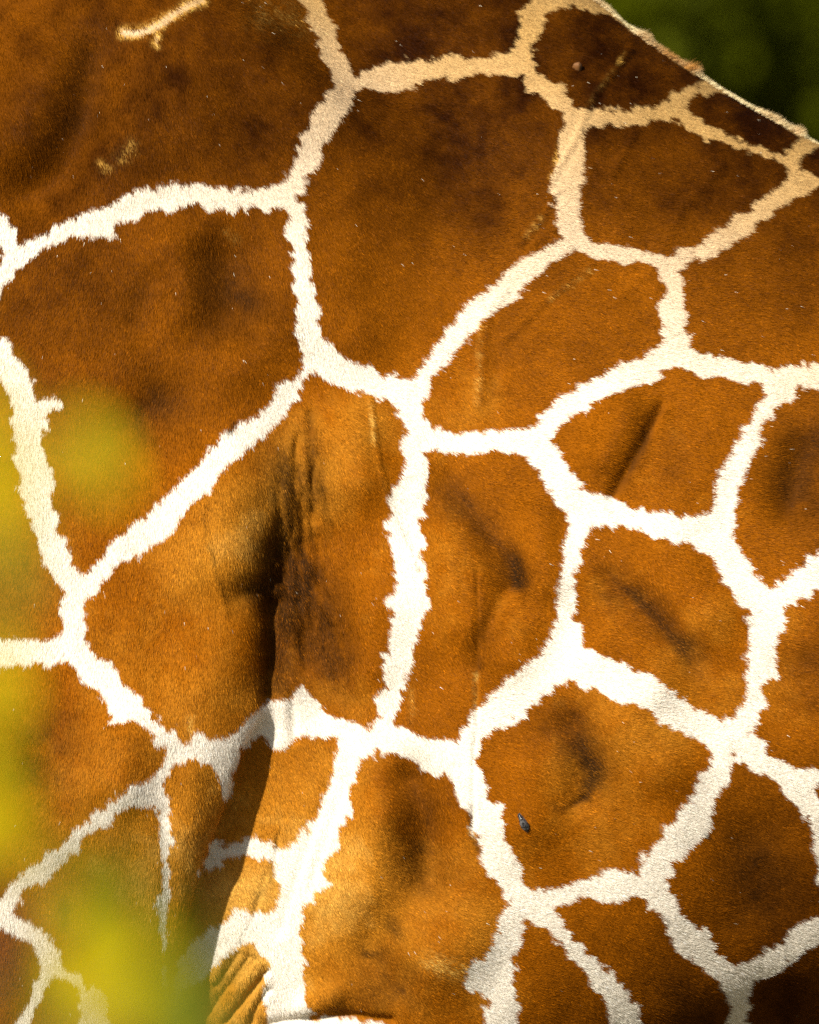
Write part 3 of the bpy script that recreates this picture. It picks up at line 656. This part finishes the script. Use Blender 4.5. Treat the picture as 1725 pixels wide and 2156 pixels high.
def lie_angle(u, v):
    a = np.interp(u, [0, 250, 520, 800, 1100, 1725], [100, 92, 74, 48, 27, 22])
    a = a + smoothstep(700, 150, v) * np.interp(u, [0, 600, 1200, 1725], [-35, -10, 20, 14])
    a = a + np.exp(-((u - 560) / 130) ** 2 - ((v - 1850) / 300) ** 2) * -15
    return np.radians(a + fbm(u, v, 120, 3, 71) * 26)

def blades(P, Nn, L, W, lift, lie=None, twist=0.30):
    cnt_ = len(P)
    u, v, _ = project(P)
    a = lie_angle(u, v) if lie is None else lie
    a = a + rng.normal(0, 0.16, cnt_)
    d = np.stack([np.cos(a), np.zeros(cnt_), -np.sin(a)], 1)
    d = norm(d - Nn * (d * Nn).sum(1, keepdims=True))
    side = np.cross(Nn, d)
    roll = rng.normal(0, twist, cnt_)[:, None]
    side = norm(side * np.cos(roll) + Nn * np.sin(roll))
    lf = lift[:, None]
    tip = P + (d * np.cos(lf) + Nn * np.sin(lf)) * L[:, None]
    r = P - Nn * 0.0004
    vv = np.stack([r - side * W[:, None] * 0.5, r + side * W[:, None] * 0.5, tip], 1).reshape(-1, 3)
    return vv, u, v

def fur_mesh(name, P, Nn, L, W, lift, colr, lie=None, kind=True, twist=0.30):
    vv, u, v = blades(P, Nn, L, W, lift, lie, twist)
    me = mesh_arrays(name, vv, np.arange(len(vv)), np.full(len(P), 3))
    at = me.attributes.new('coat', 'FLOAT_COLOR', 'FACE')
    at.data.foreach_set('color', np.concatenate([colr, np.ones((len(P), 1))], 1).astype(np.float32).ravel())
    o = link(name, me, m_fur, root)
    if kind: o['kind'] = 'stuff'
    return o

def hair_tint(c, amt=0.30):
    k = np.exp(rng.normal(0, amt, len(c)))[:, None]
    k = 1 + (k - 1) * np.where(c[:, 2:3] > 0.1, 0.6, 1.0)
    return np.clip(c * k, 0, 0.9)

NH = 900000
P, Nn = scatter(view, NH)
hu, hv, _ = project(P)
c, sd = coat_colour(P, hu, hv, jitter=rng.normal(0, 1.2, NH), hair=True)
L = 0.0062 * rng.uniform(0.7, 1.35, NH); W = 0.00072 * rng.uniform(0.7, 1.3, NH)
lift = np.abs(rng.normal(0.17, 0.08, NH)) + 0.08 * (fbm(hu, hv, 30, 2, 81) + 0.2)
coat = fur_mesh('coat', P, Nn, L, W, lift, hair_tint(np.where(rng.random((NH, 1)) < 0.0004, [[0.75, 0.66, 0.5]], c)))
NO = 120000
P, Nn = scatter(~view, NO)
hu, hv, _ = project(P)
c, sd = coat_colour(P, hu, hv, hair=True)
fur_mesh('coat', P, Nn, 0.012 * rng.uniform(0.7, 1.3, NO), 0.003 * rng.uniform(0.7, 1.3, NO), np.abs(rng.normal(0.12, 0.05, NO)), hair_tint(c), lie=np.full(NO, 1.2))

# mane: pale upright crest thinning out along the spine
NM = 42000
mx = rng.uniform(-0.35, 0.75, NM)
tops = T_TOP(mx)
my = rng.normal(-0.006, 0.009, NM)
P = np.stack([mx, my, tops - 0.002 - np.abs(my) * 0.12], 1)
gr = sdf_grad(P); P = P - (sdf(P) / np.maximum((gr * gr).sum(1), .3))[:, None] * gr
Nn = norm(gr)
mu, mv, _ = project(P)
tuft = np.clip(vnoise(mu, mv * 0, 60, 3) * 0.6 + 0.3, 0, 1) + 1.2 * (np.exp(-((mu - 1345) / 16) ** 2) + np.exp(-((mu - 1447) / 12) ** 2) + np.exp(-((mu - 1672) / 14) ** 2))
L = (0.0045 + 0.008 * np.minimum(tuft, 1.6)) * rng.uniform(0.6, 1.3, NM)
base = np.array([0.88, 0.72, 0.42]) + (np.array([0.40, 0.17, 0.035]) - np.array([0.80, 0.66, 0.40])) * np.clip(np.minimum(tuft * 0.5, 1) - 0.15 + np.exp(-((mu - 1400) / 45) ** 2) * 0.7 + vnoise(mu, mu * 0, 45, 8) * 0.3, 0, 1)[:, None]
fur_mesh('mane', P, Nn, L, np.full(NM, 0.0009), np.radians(rng.normal(48, 14, NM)), hair_tint(base, 0.15), lie=np.full(NM, 0.55), twist=1.3)

# nearest skin point under a photo pixel
vis_i = np.nonzero((V[:, 1] < 0) & (VN[:, 1] < -0.1))[0]
su, sv, sw = project(V[vis_i])
def on_skin(u, v):
    d = (su - u) ** 2 + (sv - v) ** 2
    k = vis_i[np.argmin(d + (sw - sw.min()) * 40)]
    return V[k], VN[k]

def lump(name, u, v, ru, rv, h, ang, mat, noise=0.25, sink=0.3, segs=14):
    p, nn = on_skin(u, v)
    bmm = bmesh.new(); bmesh.ops.create_uvsphere(bmm, u_segments=segs, v_segments=segs, radius=1)
    r2 = random.Random(name)
    zax = Vector(nn); xax = Vector((math.cos(ang), 0, -math.sin(ang)))
    xax = (xax - zax * xax.dot(zax)).normalized(); yax = zax.cross(xax)
    for vt in bmm.verts:
        k = 1 + r2.uniform(-noise, noise)
        c0 = vt.co.copy()
        c0.x *= k; c0.y *= k * (1 + 0.25 * math.sin(c0.x * 3)); c0.z = (c0.z - sink) * (0.85 + 0.3 * r2.random())
        vt.co = Vector(p) + xax * c0.x * ru * S + yax * c0.y * rv * S + zax * c0.z * h
    me = bpy.data.meshes.new(name); bmm.to_mesh(me); bmm.free()
    for f in me.polygons: f.use_smooth = True
    return link(name, me, mat, root)

m_scab, n, l, b = new_mat('scab')
nz = n.new('ShaderNodeTexNoise'); nz.inputs['Scale'].default_value = 260
cr2 = n.new('ShaderNodeValToRGB'); cr2.color_ramp.elements[0].color = (0.012, 0.01, 0.012, 1); cr2.color_ramp.elements[1].color = (0.12, 0.115, 0.115, 1)
cr2.color_ramp.elements[0].position = 0.4; cr2.color_ramp.elements[1].position = 0.62
tc = n.new('ShaderNodeTexCoord'); l.new(tc.outputs['Object'], nz.inputs['Vector'])
l.new(nz.outputs[0], cr2.inputs[0]); l.new(cr2.outputs[0], b.inputs['Base Color'])
b.inputs['Roughness'].default_value = 0.28
sc_ = lump('scab', 1100, 1731, 21, 8, 0.006, math.radians(66), m_scab, 0.18, 0.1)
sc_['label'] = 'small glossy dark grey scab on the flank'
m_wart, n, l, b = new_mat('wart')
nz = n.new('ShaderNodeTexNoise'); nz.inputs['Scale'].default_value = 300
cr2 = n.new('ShaderNodeValToRGB'); cr2.color_ramp.elements[0].color = (0.05, 0.018, 0.004, 1); cr2.color_ramp.elements[1].color = (0.26, 0.10, 0.015, 1)
l.new(nz.outputs[0], cr2.inputs[0]); l.new(cr2.outputs[0], b.inputs['Base Color']); b.inputs['Roughness'].default_value = 0.7
lump('wart', 1215, 141, 11, 9, 0.011, 0.2, m_wart, 0.12, 0.15)

# hooves, eyes, tail tuft
m_horn, n, l, b = new_mat('hoof')
nz = n.new('ShaderNodeTexNoise'); nz.inputs['Scale'].default_value = 40
cr2 = n.new('ShaderNodeValToRGB'); cr2.color_ramp.elements[0].color = (0.02, 0.016, 0.012, 1); cr2.color_ramp.elements[1].color = (0.09, 0.07, 0.05, 1)
l.new(nz.outputs[0], cr2.inputs[0]); l.new(cr2.outputs[0], b.inputs['Base Color']); b.inputs['Roughness'].default_value = 0.5
def hoof(x, y):
    bmm = bmesh.new()
    for half in (-1, 1):
        rings = []
        for zz, a_, b_, ox in ((0.0, 0.105, 0.052, -0.02), (0.05, 0.095, 0.048, -0.012), (0.10, 0.082, 0.043, 0.0), (0.125, 0.06, 0.03, 0.005)):
            rings.append([bmm.verts.new((x + ox + a_ * math.cos(t), y + half * 0.040 + b_ * 0.88 * math.sin(t), zz)) for t in np.linspace(0, 2 * math.pi, 18, endpoint=False)])
        for ra, rb in zip(rings, rings[1:]):
            for k in range(18): bmm.faces.new((ra[k], ra[(k + 1) % 18], rb[(k + 1) % 18], rb[k]))
        bmm.faces.new(rings[0][::-1]); bmm.faces.new(rings[-1])
    me = bpy.data.meshes.new('hoof'); bmm.to_mesh(me); bmm.free()
    for f in me.polygons: f.use_smooth = True
    return link('hoof', me, m_horn, root)
for s in (-1, 1):
    hoof(-0.42, s * 0.20); hoof(1.06, s * 0.19)
m_eye, n, l, b = new_mat('eye'); b.inputs['Base Color'].default_value = (0.01, 0.006, 0.004, 1); b.inputs['Roughness'].default_value = 0.08
for s in (-1, 1):
    bmm = bmesh.new(); bmesh.ops.create_uvsphere(bmm, u_segments=16, v_segments=12, radius=0.026)
    bmesh.ops.translate(bmm, verts=bmm.verts, vec=(-1.345, s * 0.103, 4.385))
    me = bpy.data.meshes.new('eye'); bmm.to_mesh(me); bmm.free()
    for f in me.polygons: f.use_smooth = True
    link('eye', me, m_eye, root)
NTT = 1500
a0 = np.stack([1.31 + rng.normal(0, .012, NTT), rng.normal(0, .012, NTT), rng.uniform(1.30, 1.45, NTT)], 1)
tp = a0 + np.stack([rng.normal(0.02, .04, NTT), rng.normal(0, .04, NTT), -rng.uniform(.25, .6, NTT)], 1)
vv = np.stack([a0 - [0.0015, 0, 0], a0 + [0.0015, 0, 0], tp], 1).reshape(-1, 3)
me = mesh_arrays('tail_tuft', vv, np.arange(len(vv)), np.full(NTT, 3))
tt = link('tail_tuft', me, m_horn, root); tt['kind'] = 'stuff'

# ------------------------------------------------------------------ foliage
def leaf_material(name, ca, cb, trans):
    m, n, l, b = new_mat(name)
    oi = n.new('ShaderNodeObjectInfo'); geo = n.new('ShaderNodeNewGeometry')
    mx_ = n.new('ShaderNodeMix'); mx_.data_type = 'RGBA'
    ad = n.new('ShaderNodeMath'); ad.operation = 'FRACT'
    s_ = n.new('ShaderNodeMath'); s_.operation = 'ADD'
    l.new(oi.outputs['Random'], s_.inputs[0]); l.new(geo.outputs['Random Per Island'], s_.inputs[1])
    l.new(s_.outputs[0], ad.inputs[0]); l.new(ad.outputs[0], mx_.inputs[0])
    mx_.inputs[6].default_value = (*ca, 1); mx_.inputs[7].default_value = (*cb, 1)
    l.new(mx_.outputs[2], b.inputs['Base Color']); b.inputs['Roughness'].default_value = 0.5; b.inputs['Specular IOR Level'].default_value = 0.1
    if trans:
        tr = n.new('ShaderNodeBsdfTranslucent'); l.new(mx_.outputs[2], tr.inputs['Color'])
        ms = n.new('ShaderNodeMixShader'); ms.inputs[0].default_value = trans
        l.new(b.outputs[0], ms.inputs[1]); l.new(tr.outputs[0], ms.inputs[2])
        l.new(ms.outputs[0], n['Material Output'].inputs[0])
    return m
m_bark, n, l, b = new_mat('bark')
nz = n.new('ShaderNodeTexNoise'); nz.inputs['Scale'].default_value = 14; nz.inputs['Detail'].default_value = 8
cr2 = n.new('ShaderNodeValToRGB'); cr2.color_ramp.elements[0].color = (0.04, 0.028, 0.016, 1); cr2.color_ramp.elements[1].color = (0.14, 0.10, 0.06, 1)
l.new(nz.outputs[0], cr2.inputs[0]); l.new(cr2.outputs[0], b.inputs['Base Color']); b.inputs['Roughness'].default_value = 0.9
m_yel = leaf_material('yellow_leaf', (0.54, 0.43, 0.002), (0.64, 0.51, 0.003), 0.35)
m_grn = leaf_material('green_leaf', (0.10, 0.125, 0.002), (0.20, 0.22, 0.003), 0.35)
m_tree = leaf_material('tree_leaf', (0.060, 0.072, 0.0008), (0.115, 0.130, 0.001), 0.15)

def limb_mesh(name, chains, mat, parent, sides=8):
    vs, fs = [], []
    for pts, r0, r1 in chains:
        pts = [Vector(p) for p in pts]; st = len(vs)
        for i, p in enumerate(pts):
            d = (pts[min(i + 1, len(pts) - 1)] - pts[max(i - 1, 0)]).normalized()
            a_ = d.orthogonal().normalized(); b_ = d.cross(a_)
            r = r0 + (r1 - r0) * i / (len(pts) - 1)
            for k in range(sides):
                t = 2 * math.pi * k / sides
                vs.append(tuple(p + (a_ * math.cos(t) + b_ * math.sin(t)) * r))
        for i in range(len(pts) - 1):
            for k in range(sides):
                fs.append((st + i * sides + k, st + i * sides + (k + 1) % sides, st + (i + 1) * sides + (k + 1) % sides, st + (i + 1) * sides + k))
    me = bpy.data.meshes.new(name); me.from_pydata(vs, [], fs)
    for f in me.polygons: f.use_smooth = True
    return link(name, me, mat, parent)

# leaf shape, unit length along x, shared by every leaf of the sapling
def leaf_data(name, width, mat):
    vs, fs = [], []
    nseg = 7
    for i in range(nseg + 1):
        t = i / nseg; w_ = width * 0.5 * math.sin(math.pi * min(1, t * 0.96 + 0.04) ** 0.85) + 0.004
        z_ = -0.12 * (t - 0.5) ** 2
        vs += [(t - 0.5, -w_, z_ + w_ * 0.25), (t - 0.5, 0, z_), (t - 0.5, w_, z_ + w_ * 0.25)]
    for i in range(nseg):
        for k in range(2):
            fs.append((i * 3 + k, i * 3 + k + 1, i * 3 + k + 4, i * 3 + k + 3))
    me = bpy.data.meshes.new(name); me.from_pydata(vs, [], fs); me.materials.append(mat)
    for f in me.polygons: f.use_smooth = True
    return me
leaf_y = leaf_data('leaf', 0.5, m_yel); leaf_g = leaf_data('leaf', 0.5, m_grn)

sap = bpy.data.objects.new('sapling', None); col.objects.link(sap)
SAPX, SAPY = -0.56, CAM[1] + 5.7
sap.location = (SAPX, SAPY, 0)
tag(sap, 'young sapling with yellow and green leaves growing in front of the giraffe', 'sapling')
def local(p):
    return Vector(p) - sap.location
# u, v, depth from camera, length px, direction deg (in picture), colour
LEAVES = [
    (200, 965, 7.1, 150, 55, 'y'), (165, 1010, 6.8, 85, 100, 'g'), (-12, 1060, 6.9, 210, 82, 'y'), (8, 1228, 6.7, 170, 100, 'g'), (-20, 880, 7.1, 150, 70, 'y'),
    (-18, 1470, 7.0, 190, 86, 'y'), (-14, 1720, 6.9, 190, 95, 'y'), (-40, 1620, 6.8, 150, 80, 'y'),
    (225, 1815, 6.9, 150, 60, 'g'), (300, 1900, 6.8, 110, 100, 'g'), (262, 2035, 6.8, 235, 24, 'y'), (190, 1890, 6.9, 160, 40, 'y'), (240, 1960, 6.7, 150, 70, 'g'), (330, 2085, 6.7, 170, -55, 'y'),
    (225, 2130, 6.9, 170, 10, 'y'), (388, 2085, 6.6, 190, 112, 'g'), (350, 2150, 6.6, 160, 80, 'g'), (180, 2000, 7.2, 120, 60, 'y'),
    (120, 2150, 7.0, 150, 30, 'g'), (300, 2190, 6.9, 170, 40, 'y'), (420, 2190, 6.7, 170, 95, 'g'), (30, 1800, 7.2, 120, 40, 'g'),
]
ro = random.Random(5)
for i in range(34):      # the rest of the sapling, beyond the picture's edge
    LEAVES.append((ro.uniform(-520, -110), ro.uniform(500, 2500), ro.uniform(6.5, 7.4), ro.uniform(120, 220), ro.uniform(20, 120), ro.choice('yyg')))
for i in range(16):
    LEAVES.append((ro.uniform(-60, 420), ro.uniform(2290, 2700), ro.uniform(6.5, 7.3), ro.uniform(120, 220), ro.uniform(20, 120), ro.choice('yyg')))
centres = []
for (u, v, dw, ln, ang, cl) in LEAVES:
    dw *= 0.83; ln *= 1.35
    p = unproject(u, v, dw)
    o = bpy.data.objects.new('leaf', leaf_y if cl == 'y' else leaf_g); col.objects.link(o); o.parent = sap
    size = ln * S * dw / DIST
    a_ = math.radians(ang)
    xa = Vector((math.cos(a_), ro.uniform(-0.25, 0.25), -math.sin(a_))).normalized()
    za = Vector((ro.uniform(-0.6, 0.1), -1, ro.uniform(0.1, 0.8))); za = (za - xa * za.dot(xa)).normalized()
    ya = za.cross(xa)
    M = Matrix((xa, ya, za)).transposed().to_4x4() @ Matrix.Scale(size, 4)
    M.translation = local(p)
    o.matrix_local = M
    centres.append((Vector(local(p)) - xa * size * 0.5, v))
trunk_pts = [(0, 0, 0), (0.02, 0.01, 0.5), (-0.01, -0.01, 1.0), (0.03, 0.0, 1.5), (0.05, 0.02, 1.95), (0.04, 0.03, 2.4), (0.06, 0.03, 2.75)]
limb_mesh('trunk', [(trunk_pts, 0.022, 0.006)], m_bark, sap, 10)
chains = []
for base_z, targ in ((1.25, [c for c in centres if c[1] > 1750]), (1.6, [c for c in centres if 1350 < c[1] <= 1750]), (1.8, [c for c in centres if 1000 < c[1] <= 1350]), (2.0, [c for c in centres if c[1] <= 1000])):
    for (p, v) in targ:
        b0 = Vector((0.03, 0.01, base_z + ro.uniform(-0.08, 0.12)))
        m_ = b0.lerp(p, 0.55) + Vector((0, 0, 0.03 + ro.uniform(0, .03)))
        chains.append(([b0, b0.lerp(m_, 0.5) + Vector((0, 0, 0.01)), m_, m_.lerp(p, 0.6) + Vector((0, 0, 0.008)), p], 0.0022, 0.0009))
for ch in chains:
    limb_mesh('twig', [ch], m_bark, sap, 5)

# trees behind
def tree(x, y, h, r, label, seed, n_leaf=32000, extra=()):
    rt = random.Random(seed); nr = np.random.default_rng(seed)
    t = bpy.data.objects.new('tree', None); col.objects.link(t); t.location = (x, y, 0)
    tag(t, label, 'tree', 'trees behind the giraffe')
    lean = rt.uniform(-.4, .4)
    tr = [(0, 0, -0.2), (lean * .3, 0, h * .2), (lean * .7, .1, h * .45), (lean, 0, h * .8)]
    chains = [(tr, 0.028 * h, 0.01 * h)]
    cl = []
    for i in range(46):
        a_ = rt.uniform(0, 6.28); rad = r * math.sqrt(rt.random()) ; zz = h * rt.uniform(0.16, 1.0)
        k = 1 - abs((zz / h) - 0.5) * 0.9
        c_ = Vector((lean + rad * k * math.cos(a_), rad * k * math.sin(a_), zz))
        cl.append((c_, rt.uniform(0.22, 0.42) * r))
        if i % 4 == 0:
            b0 = Vector((lean * .8, 0, max(0.6, zz * 0.6)))
            chains.append(([b0, b0.lerp(c_, .5) + Vector((0, 0, .15)), c_], 0.008 * h, 0.002 * h))
    for (p_, r_) in extra:
        cl += [(Vector(p_) - t.location, r_)] * 3
    limb_mesh('trunk', chains, m_bark, t, 8)
    ci = nr.integers(0, len(cl), n_leaf)
    cen_ = np.array([tuple(c[0]) for c in cl])[ci]; rad_ = np.array([c[1] for c in cl])[ci]
    dr = norm(nr.normal(size=(n_leaf, 3)))
    p = cen_ + dr * (rad_ * nr.random(n_leaf) ** 0.5)[:, None]
    a_ = norm(nr.normal(size=(n_leaf, 3))); b_ = norm(np.cross(a_, nr.normal(size=(n_leaf, 3))))
    sz = nr.uniform(0.12, 0.24, n_leaf)[:, None]
    vv = np.stack([p - a_ * sz, p - b_ * sz * .5, p + a_ * sz, p + b_ * sz * .5], 1).reshape(-1, 3)
    me = mesh_arrays('crown', vv, np.arange(len(vv)), np.full(n_leaf, 4))
    cr_o = link('crown', me, m_tree, t); cr_o['kind'] = 'stuff'
    return t
tree(-9.5, 30, 9.5, 4.2, 'tall dark evergreen tree behind the giraffe, beside the neck', 21)
tree(1.6, 36, 8.5, 3.6, 'dark green leafy tree behind the back slope of the giraffe', 22,
     extra=[(unproject(1395, 60, 45.6), 0.42), (unproject(1330, 10, 45.4), 0.35), (unproject(1700, 20, 45.8), 0.22), (unproject(1480, 0, 45.9), 0.28)])
tree(6.6, 33, 9.0, 3.8, 'dark green leafy tree behind the rump of the giraffe', 23)
tree(-19.0, 36, 10.0, 4.5, 'broad dark tree standing in front of the head of the giraffe', 24)
tree(12.5, 40, 10.5, 4.6, 'broad dark tree standing far behind the tail of the giraffe', 25)
tree(3.8, 46, 12.0, 5.0, 'tallest dark tree in the second row of the grove', 26)
for i, (x, y, h, r, lb) in enumerate((
        (-5.2, 47, 11.5, 4.6, 'rounded dark tree of the second row, behind the shoulder'),
        (-16.0, 50, 12.0, 5.0, 'rounded dark tree of the second row, behind the head'),
        (0.0, 60, 14.0, 6.0, 'dense dark tree closing the grove behind the back slope'),
        (9.5, 62, 13.5, 6.0, 'dense dark tree closing the grove behind the rump'),
        (-11.0, 64, 14.5, 6.5, 'dense dark tree closing the grove behind the neck'))):
    tree(x, y, h, r, lb, 40 + i)
